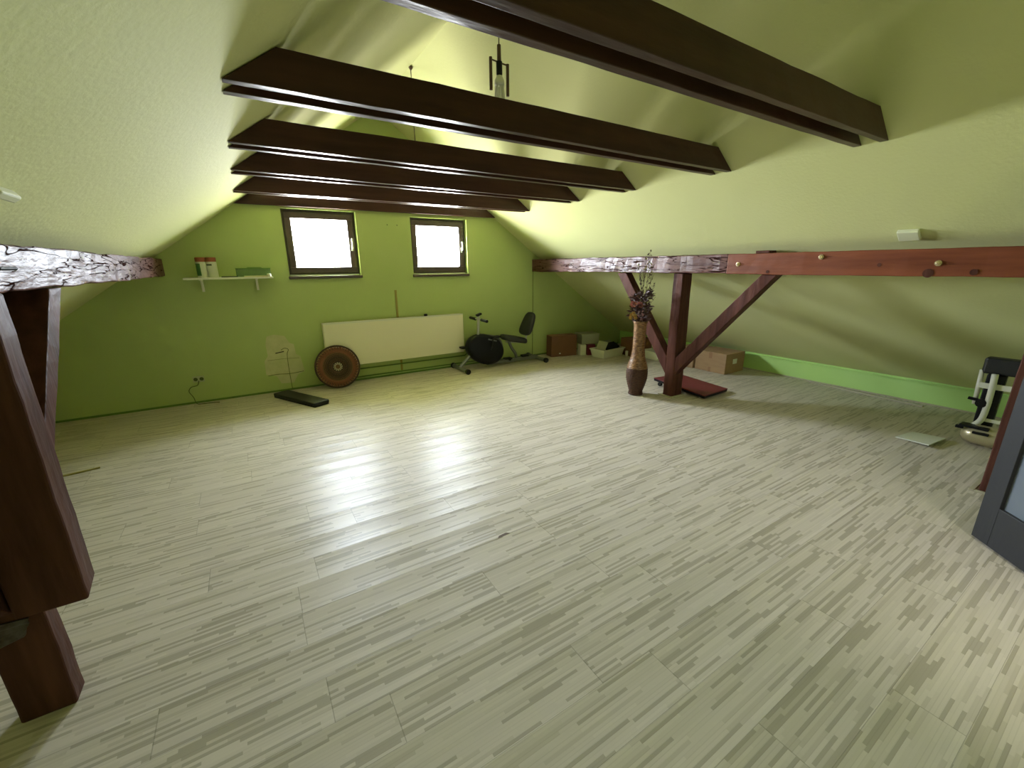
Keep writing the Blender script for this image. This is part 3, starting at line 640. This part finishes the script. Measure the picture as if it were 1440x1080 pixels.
for i, (sx_, zt) in enumerate(twigs):
    dpt = Vector((-.53, -.85, 0))*rnd.uniform(-.06, .06); top = Vector((vx, vy, zt))+side*(sx_-.01)+dpt
    base = Vector((vx, vy, .66))+side*rnd.uniform(-.02, .02)+Vector((0, rnd.uniform(-.02, .02), 0)); mid = base.lerp(top, .5)+side*rnd.uniform(-.02, .02)+Vector((0, 0, .03))
    mid2 = Vector((vx, vy, .88))+side*sx_*.35; path = smooth_path([base, mid2, mid+Vector((0, 0, .06)), top], 6); tube(stems, path, [.0032*(1-.6*k/(len(path)-1)) for k in range(len(path))], 5)
    if zt > 1.25:
        for k in range(9, len(path)):
            for _ in range(2):
                q = path[k]+Vector((rnd.uniform(-.012, .012), rnd.uniform(-.012, .012), rnd.uniform(-.01, .01)))
                (leaf(leaves2, q, (rnd.uniform(-1, 1), rnd.uniform(-1, 1), .8), rnd.uniform(.02, .04), .014) if rnd.random() < .6 else leaf(buds, q, (rnd.uniform(-1, 1), rnd.uniform(-1, 1), .5), .022, .02))
        for sgn_ in (-1, 1): tube(stems, [path[-4], path[-2]+side*.02*sgn_+Vector((0, 0, .01))], .0018, 4)
for i in range(230):
    a = rnd.uniform(0, 2*math.pi); z = rnd.uniform(.87, 1.20); rr = rnd.uniform(.01, .10)*(1 if z > .93 else .75); p = Vector((vx-.005+rr*math.cos(a), vy-.005+rr*math.sin(a), z))
    dv = Vector((math.cos(a), math.sin(a), rnd.uniform(-.4, .9))); leaf(leaves, p, dv, rnd.uniform(.04, .085), rnd.uniform(.018, .035))
obj('stems', stems, m_twig, t)
for nm_, bm_, mm_ in (('dark_leaves', leaves, m_leaf), ('twig_leaves', leaves2, m_leaf2), ('buds', buds, m_bud)): tag(obj(nm_, bm_, mm_, t), kind='stuff')
def rose(c, r, m, nm='rose'):
    bm = bmesh.new(); c = Vector(c); toc = (Vector((0, 0, 1.5))-c).normalized(); s1 = toc.cross(Vector((0, 0, 1))).normalized(); s2 = s1.cross(toc)
    for ly, (nn_, rr) in enumerate(((6, 1.0), (5, .7), (4, .42))):
        for k in range(nn_):
            a = 2*math.pi*(k+ly*.5)/nn_; out = s1*math.cos(a)+s2*math.sin(a); tn = -s1*math.sin(a)+s2*math.cos(a)
            base = c+toc*(-.5*r)+out*.1*r; p1 = c+out*r*rr*.85+tn*r*.42-toc*.1*r; p2 = c+out*r*rr*1.05+toc*(.15+.25*ly)*r; p3 = c+out*r*rr*.85-tn*r*.42-toc*.1*r
            v = [bm.verts.new(q) for q in (base, p1, p2, p3)]; mm = bm.verts.new(c+out*r*rr*.75+toc*(-.25+.1*ly)*r)
            for i_ in range(4): bm.faces.new((v[i_], v[(i_+1) % 4], mm))
    return obj(nm, bm, m, t)
front = Vector((-.55, -.80, 0))*.10
c0 = Vector((vx, vy, 0))+front+side*-.045
tag(rose(c0+side*-.075+Vector((0, 0, 1.075)), .036, m_pink), 'faded pink rose'); tag(rose(c0+side*.0+Vector((0, 0, 1.065)), .034, m_pink), 'faded pink rose')
for du, z in ((-.09, .955), (-.05, .945), (-.065, .975), (-.095, .925), (-.04, .92)): tag(rose(c0+side*du+Vector((0, 0, z)), .020, m_yel, 'yellow_blossom'), 'yellow blossom')

# ------------------------------------------------------------------ wall shelf
t = thing('wall_shelf', (-.11, 5.85, 1.37), 'narrow white shelf on two brackets on the far wall left of the windows', 'shelf')
obj('board', B(-.525, .30, 5.60, 5.848, 1.385, 1.405), m_white, t, bevel=.002)
for x in (-.385, .137):
    m_ = bmesh.new(); box(m_, x-.012, x+.012, 5.840, 5.849, 1.25, 1.384); box(m_, x-.012, x+.012, 5.66, 5.84, 1.376, 1.384)
    prism(m_, [(x-.004, 5.84, 1.27), (x-.004, 5.84, 1.30), (x-.004, 5.70, 1.377), (x-.004, 5.68, 1.377)], (.008, 0, 0)); obj('bracket', m_, m_white, t)
m_lid = mat('orange_brown_lid', (.30, .085, .03), .45); m_jar = mat('milky_jar', (.60, .62, .48), .35); m_lab = mat('green_label', (.05, .16, .04), .5); m_dk = mat('dark_print', (.05, .08, .04), .5)
for x, r, lab, lb in ((-.355, .047, m_lab, 'milky jar with orange-brown lid and green side label, left one on the shelf'), (-.262, .048, m_dk, 'milky jar with orange-brown lid and dark mark, right one on the shelf')):
    j = thing('supplement_jar', (x, 5.72, 1.405), lb, 'jar', 'jars on the shelf')
    obj('jar_body', LT([(r*.96, 0), (r, .006), (r, .155), (r*.9, .163)], (x, 5.72, 1.405)), m_jar, j, smooth=True)
    obj('lid', LT([(r*.98, 0), (r*1.0, .004), (r*1.0, .040), (r*.95, .045)], (x, 5.72, 1.569)), m_lid, j, smooth=False, bevel=.002)
    bm = bmesh.new()
    a0, a1, z0, z1 = ((math.radians(180), math.radians(262), 1.425, 1.55) if lab is m_lab else (math.radians(205), math.radians(275), 1.528, 1.545))
    vs = []
    for k in range(9):
        a = a0+(a1-a0)*k/8; vs.append((bm.verts.new((x+(r+.001)*math.cos(a), 5.72+(r+.001)*math.sin(a), z0)), bm.verts.new((x+(r+.001)*math.cos(a), 5.72+(r+.001)*math.sin(a), z1))))
    for k in range(8): bm.faces.new((vs[k][0], vs[k+1][0], vs[k+1][1], vs[k][1]))
    obj('jar_label', bm, lab, j)
m_gr = mat('green_tinted_plastic', (.20, .33, .12), .15, alpha=.45)
dish = thing('plastic_tray', (.12, 5.74, 1.405), 'see-through green tray on the right half of the shelf', 'tray')
bm = bmesh.new(); box(bm, -.05, .285, 5.66, 5.664, 1.412, 1.495); box(bm, -.05, .285, 5.816, 5.82, 1.412, 1.495); box(bm, -.05, -.046, 5.664, 5.816, 1.412, 1.495); box(bm, .281, .285, 5.664, 5.816, 1.412, 1.495); box(bm, -.05, .285, 5.66, 5.82, 1.405, 1.411)
obj('tray_body', bm, m_gr, dish)
bm = bmesh.new(); box(bm, -.052, .287, 5.655, 5.662, 1.490, 1.500); box(bm, .06, .20, 5.653, 5.66, 1.50, 1.508); obj('tray_rim', bm, m_pipe, dish)
tag(obj('ruler', B(.02, .245, 5.612, 5.635, 1.405, 1.418), mat('pale_yellow_wood', (.60, .52, .30), .5)), 'pale yellow strip lying on the front edge of the shelf', 'strip')
bm = bmesh.new(); lathe(bm, [(.016, 0), (.022, .004), (.022, .026), (.015, .032)], (.262, 5.63, 1.4055), 'z', 16)
tag(obj('bottle_cap', bm, m_white, smooth=False, bevel=.002), 'small white cap at the right end of the shelf', 'cap')
tag(obj('pen', T([(-.19, 5.66, 1.410), (-.04, 5.64, 1.410)], .005), m_black), 'thin black pen on the shelf between the jars and the green tray', 'pen')

# ------------------------------------------------------------------ plaster patch, cables, socket
t = thing('plaster_patch', (.28, 5.85, .12), 'bare unpainted plaster patch with a crack on the far wall left of the tray', 'patch')
pts = [(.07, .23), (.075, .40), (.12, .46), (.115, .60), (.14, .70), (.22, .715), (.33, .69), (.375, .60), (.42, .58), (.43, .45), (.475, .42), (.50, .22), (.42, .19), (.36, .09), (.22, .10), (.18, .20)]
m_ = bmesh.new(); prism(m_, [(x, YG-.0035, z) for x, z in pts], (0, .003, 0)); obj('plaster', m_, m_plaster, t)
m_ = bmesh.new(); tube(m_, smooth_path([(.09, YG-.004, .215), (.20, YG-.004, .222), (.33, YG-.004, .212), (.49, YG-.004, .225)], 4), .0035, 5)
tube(m_, [(.11, YG-.004, .405), (.28, YG-.004, .41), (.46, YG-.004, .40)], .0018, 5); tag(obj('crack', m_, m_cable, t), 'dark crack')
m_ = bmesh.new(); box(m_, .205, .30, YG-.012, YG-.003, .488, .498, rot=Matrix.Rotation(math.radians(-8), 3, 'Y'), piv=(.25, YG, .49)); obj('slot', m_, m_seam, t)
m_ = bmesh.new(); tube(m_, smooth_path([(.27, YG-.008, .52), (.31, YG-.012, .54), (.35, YG-.015, .52), (.33, YG-.010, .46), (.325, YG-.008, .30), (.33, YG-.010, .02)], 6), .0035, 6)
tag(obj('cable', m_, m_cable, smooth=True), 'thin cable hanging down the middle of the plaster patch', 'cable')
t = thing('wall_socket', (-.585, 5.85, .24), 'double wall socket low on the far wall at the left', 'socket')
m_ = bmesh.new(); box(m_, -.655, -.545, YG-.012, YG-.001, .245, .315); obj('socket_plate', m_, mat('socket_cream', (.45, .48, .28), .4), t, bevel=.004)
m_ = bmesh.new()
for x in (-.628, -.572): lathe(m_, [(.020, -.014), (.020, -.010)], (x, YG, .28), 'y', 18)
obj('socket_hole', m_, m_cable, t)
m_ = bmesh.new(); tube(m_, smooth_path([(-.60, YG-.018, .262), (-.62, YG-.035, .215), (-.68, YG-.03, .20), (-.71, YG-.02, .15), (-.68, YG-.03, .08), (-.66, YG-.06, .012), (-.60, YG-.09, .006), (-.52, YG-.10, .006), (-.44, YG-.13, .006)], 6), .004, 6)
tag(obj('cable', m_, m_cable, smooth=True), 'thin cable hanging from the low double socket to the floor', 'cable')
m_ = bmesh.new(); tube(m_, [(4.05, YG-.004, 1.40), (4.052, YG-.004, .8), (4.045, YG-.004, .02)], .0045, 6)
tag(obj('cable', m_, m_cable), 'vertical green painted cable from the right purlin end to the floor', 'cable')
for x, z, l in ((1.72, 2.03, 'left'), (1.85, 2.03, 'right')):
    tag(obj('wall_plug', LT([(.008, -.004), (.006, -.001)], (x, YG, z), 'y', 10), m_cable), 'tiny wall plug between the two windows, the %s one' % l, 'plug')
# ceiling plates
def slope_plate(x, y, sx_, sy_, right, label):
    s = -0.69 if right else 0.718; z = (ceil_r(x) if right else ceil_l(x)); th = math.atan(s)
    ex = Vector((math.cos(th), 0, math.sin(th))); ey = Vector((0, 1, 0)); nn = Vector((math.sin(th), 0, -math.cos(th)))
    o0 = Vector((x, y, z)); m_ = bmesh.new(); prism(m_, [o0+ex*a*sx_+ey*b_*sy_+nn*.001 for a, b_ in ((-.5, -.5), (.5, -.5), (.5, .5), (-.5, .5))], nn*.03)
    tag(obj('junction_box', m_, m_ceilw, bevel=.006), label, 'junction box')
m_ceilw = mat('pale_box_plastic', (.66, .68, .48), .5)
slope_plate(4.05, 1.175, .10, .12, True, 'pale rectangular junction box on the right slope above the purlin')
slope_plate(-.585, 1.985, .03, .14, False, 'pale flat plate on the left slope at the edge of the view')

# ------------------------------------------------------------------ pendant lamps
px_, py_ = 1.69, 2.85
t = thing('pendant_lamp', (px_, py_, 3.36), 'bare pendant bulb with two brown hanging rods between the front beams', 'lamp')
m_cord = mat('brown_cord', (.05, .03, .02), .6); m_br = mat('brown_wood_stem', (.09, .045, .02), .5); m_bulb = mat('bulb_white', (.75, .75, .68), .3)
obj('cord', T([(px_, py_, 3.365), (px_, py_, 2.92)], .003, 6), m_cord, t)
obj('stem', LT([(.006, .10), (.013, .095), (.014, 0)], (px_, py_, 2.825), 'z', 12), m_br, t)
obj('socket', LT([(.017, .085), (.021, .08), (.021, .01), (.018, 0)], (px_, py_, 2.742), 'z', 16), m_black, t)
obj('crossbar', T([(px_-.066, py_+.004, 2.828), (px_+.066, py_-.004, 2.812)], .005, 8), m_br, t)
for sgn_, zt in ((-1, 2.838), (1, 2.822)):
    x = px_+sgn_*.066; obj('rod', T([(x, py_-sgn_*-.0, zt), (x, py_, zt-.19)], .011, 8), m_br, t)
b_ = obj('bulb_base', LT([(.018, .06), (.034, .03), (.034, .0)], (px_, py_, 2.682), 'z', 20), m_bulb, t, smooth=True)
for k in range(4):
    a = math.pi/4+k*math.pi/2; c, s_ = math.cos(a), math.sin(a); m_ = bmesh.new()
    tube(m_, smooth_path([(px_+.020*c-.009*s_, py_+.020*s_+.009*c, 2.684), (px_+.030*c-.010*s_, py_+.030*s_+.010*c, 2.60), (px_+.036*c, py_+.036*s_, 2.575), (px_+.030*c+.010*s_, py_+.030*s_-.010*c, 2.60), (px_+.020*c+.009*s_, py_+.020*s_-.009*c, 2.684)], 5), .0065, 7)
    obj('tube', m_, m_bulb, t, smooth=True)
t = thing('hanging_wire', (1.69, 4.53, 3.36), 'thin bare wire hanging from the ridge behind the beams', 'wire')
obj('wire', T([(1.69, 4.53, 3.362), (1.685, 4.53, 2.9), (1.69, 4.53, 2.55)], .004, 6), m_cord, t); obj('ceiling_hook', LT([(.014, .03), (.022, .02), (.010, 0)], (1.69, 4.53, 3.335), 'z', 12), m_br, t)

# ------------------------------------------------------------------ recumbent exercise bike
t = thing('exercise_bike', (3.2, 5.53, 0), 'recumbent exercise bike with black housing by the right end of the radiator', 'exercise bike')
obj('front_foot_bar', T([(2.535, 5.285, .042), (2.535, 5.765, .042)], .030, 14), m_grey, t, smooth=False)
obj('rear_foot_bar', T([(3.915, 5.285, .042), (3.915, 5.775, .042)], .030, 14), m_grey, t)
for x in (2.535, 3.915):
    for y in (5.262, 5.765): obj('end_cap', LT([(.036, 0), (.040, .006), (.040, .040), (.034, .046)], (x, y-.01, .0415), 'y', 18), m_black, t, bevel=.002)
obj('main_beam', timber(None, [(2.98, 5.505, .035), (2.98, 5.565, .035), (2.98, 5.565, .085), (2.98, 5.505, .085)], [(3.92, 5.505, .030), (3.92, 5.565, .030), (3.92, 5.565, .085), (3.92, 5.505, .085)], 2, 0, 1), m_grey, t, bevel=.006)
m_ = bmesh.new(); tube(m_, [(2.535, 5.535, .06), (2.76, 5.535, .26)], .024, 10); obj('front_strut', m_, m_grey, t)
m_ = bmesh.new(); R_ = Matrix.Rotation(math.radians(20), 3, 'Y')
prof_ = [(.10, -.085), (.80, -.085), (.95, -.07), (1.0, -.045), (1.0, .045), (.95, .07), (.80, .085), (.10, .085)]
rings = lathe(m_, prof_, (0, 0, 0), 'y', 48)
for v in m_.verts: v.co = Vector((v.co.x*.318, v.co.y, v.co.z*.222))
bmesh.ops.rotate(m_, verts=m_.verts[:], cent=(0, 0, 0), matrix=R_); bmesh.ops.translate(m_, verts=m_.verts[:], vec=(2.955, 5.535, .285))
obj('flywheel_housing', m_, m_black, t, smooth=True)
m_ = bmesh.new(); R2 = Matrix.Rotation(math.radians(16), 3, 'Y'); box(m_, -.075, .075, -.003, 0, -.010, .010)
bmesh.ops.rotate(m_, verts=m_.verts[:], cent=(0, 0, 0), matrix=R2); bmesh.ops.translate(m_, verts=m_.verts[:], vec=(3.045, 5.4505, .425)); tag(obj('badge', m_, m_grey, t), 'small worn light lettering strip')
m_ = bmesh.new(); tube(m_, smooth_path([(2.84, 5.60, .46), (3.05, 5.60, .475), (3.22, 5.60, .42), (3.29, 5.60, .32), (3.27, 5.57, .16), (3.20, 5.54, .07)], 6), .016, 8); obj('frame_arch', m_, m_grey, t, smooth=True)
m_ = bmesh.new(); tube(m_, [(3.02, 5.45, .285), (3.045, 5.42, .47)], .010, 8); box(m_, 2.99, 3.12, 5.32, 5.42, .475, .50); obj('pedal', m_, m_black, t, bevel=.004)
m_ = bmesh.new(); tube(m_, [(2.89, 5.62, .285), (2.71, 5.645, .30)], .010, 8); box(m_, 2.63, 2.72, 5.65, 5.75, .30, .325); obj('pedal', m_, m_black, t, bevel=.004)
m_ = bmesh.new(); tube(m_, [(2.845, 5.535, .45), (2.865, 5.535, .80)], .019, 10); obj('handlebar_post', m_, m_silver, t)
m_ = bmesh.new(); tube(m_, [(2.862, 5.28, .735), (2.862, 5.50, .745), (2.862, 5.57, .745), (2.862, 5.79, .735)], .011, 10); obj('handlebar', m_, m_silver, t)
for y0, y1 in ((5.27, 5.44), (5.63, 5.80)): obj('grip', T([(2.862, y0, .737), (2.862, y1, .741)], .022, 12), m_black, t)
obj('console', B(2.83, 2.91, 5.505, 5.565, .795, .825, rot=Matrix.Rotation(math.radians(-20), 3, 'Y'), piv=(2.87, 5.5, .81)), m_black, t, bevel=.006)
m_ = bmesh.new(); tube(m_, smooth_path([(3.52, 5.535, .085), (3.50, 5.535, .16), (3.43, 5.535, .26), (3.38, 5.535, .37)], 5), .024, 10); obj('seat_post', m_, m_grey, t, smooth=True)
m_ = bmesh.new(); tube(m_, [(3.33, 5.535, .36), (3.60, 5.535, .325), (3.70, 5.535, .38), (3.74, 5.535, .50)], .013, 8); tube(m_, [(3.53, 5.45, .355), (3.53, 5.62, .355)], .010, 8); obj('seat_frame', m_, m_silver, t)
def cushion(du, dv, dn_, c, shape, name):
    bm = bmesh.new(); du, dv, dn_, c = map(Vector, (du, dv, dn_, c)); nu = 28; rings = []
    for s_, h in ((.86, -.5), (.97, -.35), (1, 0), (.97, .35), (.80, .5)):
        ring = []
        for k in range(nu):
            a = 2*math.pi*k/nu; ca, sa = math.cos(a), math.sin(a); e = .62
            x = abs(ca)**e*(1 if ca > 0 else -1); y = abs(sa)**e*(1 if sa > 0 else -1); x *= shape(y)
            ring.append(bm.verts.new(c+du*x*s_+dv*y*s_+dn_*h))
        rings.append(ring)
    for i in range(len(rings)-1):
        for k in range(nu): bm.faces.new((rings[i][k], rings[i][(k+1) % nu], rings[i+1][(k+1) % nu], rings[i+1][k]))
    bm.faces.new(rings[0][::-1]); bm.faces.new(rings[-1]); return obj(name, bm, m_blackfab, t, smooth=True)
cushion((0, .19, 0), (.205, 0, -.045), (0, 0, .085), (3.44, 5.50, .405), lambda y: .82+.18*y, 'seat')
cushion((0, .165, 0), (.075, 0, .175), (.055, 0, -.02), (3.715, 5.50, .615), lambda y: .92-.16*y, 'backrest')
m_ = bmesh.new(); lathe(m_, [(.022, 0), (.022, .03)], (3.36, 5.46, .09), 'y', 12); box(m_, 3.30, 3.42, 5.49, 5.58, .085, .105); obj('slide_knob', m_, m_black, t)
m_ = bmesh.new(); box(m_, 3.62, 3.74, 5.50, 5.57, .085, .12); obj('slide_stop', m_, m_black, t, bevel=.004)

# ------------------------------------------------------------------ stepper at the right
t = thing('stepper_machine', (5.1, .75, 0), 'beige and black exercise stepper by the low wall, half behind the right post', 'stepper')
m_ = bmesh.new(); lathe(m_, [(.05, -.20), (.09, -.18), (.105, -.10), (.105, .03), (.085, .085), (.045, .11), (.01, .115)], (0, 0, 0), 'y', 24)
for v in m_.verts: v.co = Vector((5.08+v.co.x*.9, .71+v.co.y*.95, .090+v.co.z*.80))
obj('housing', m_, m_gold, t, smooth=True)
m_ = bmesh.new(); tube(m_, smooth_path([(5.10, .728, .61), (5.10, .722, .48), (5.10, .720, .34), (5.10, .728, .22), (5.10, .76, .16), (5.09, .79, .145)], 5), .021, 12); obj('handle_tube', m_, m_white, t, smooth=True)
m_ = bmesh.new(); tube(m_, [(5.14, .812, .625), (5.14, .80, .33)], .016, 12); obj('handle_tube', m_, m_white, t, smooth=True)
obj('crossbar', B(5.115, 5.135, .60, .81, .478, .525), m_white, t, bevel=.004)
obj('crossbar', B(5.115, 5.135, .60, .72, .20, .23), m_white, t, bevel=.004)
m_ = bmesh.new(); box(m_, 5.12, 5.23, .60, .815, .60, .735); obj('padded_head', m_, m_blackfab, t, bevel=.02, seg=3)
obj('column', B(5.12, 5.18, .665, .775, .10, .60), m_black, t, bevel=.008)
m_ = bmesh.new(); tube(m_, [(5.11, .70, .365), (5.11, .84, .38)], .013, 10); lathe(m_, [(.035, 0), (.035, .05)], (5.08, .755, .355), 'x', 16); obj('adjuster_knob', m_, m_black, t)
m_ = bmesh.new(); box(m_, 5.00, 5.10, .655, .83, .150, .170); box(m_, 5.00, 5.03, .80, .85, .13, .155); obj('pedal', m_, m_black, t, bevel=.005)
m_ = bmesh.new(); box(m_, 4.975, 5.00, .645, .74, .115, .135); obj('pedal', m_, m_black, t, bevel=.004)
obj('rear_foot', B(5.05, 5.35, .62, .66, 0, .04), m_gold, t, bevel=.006)
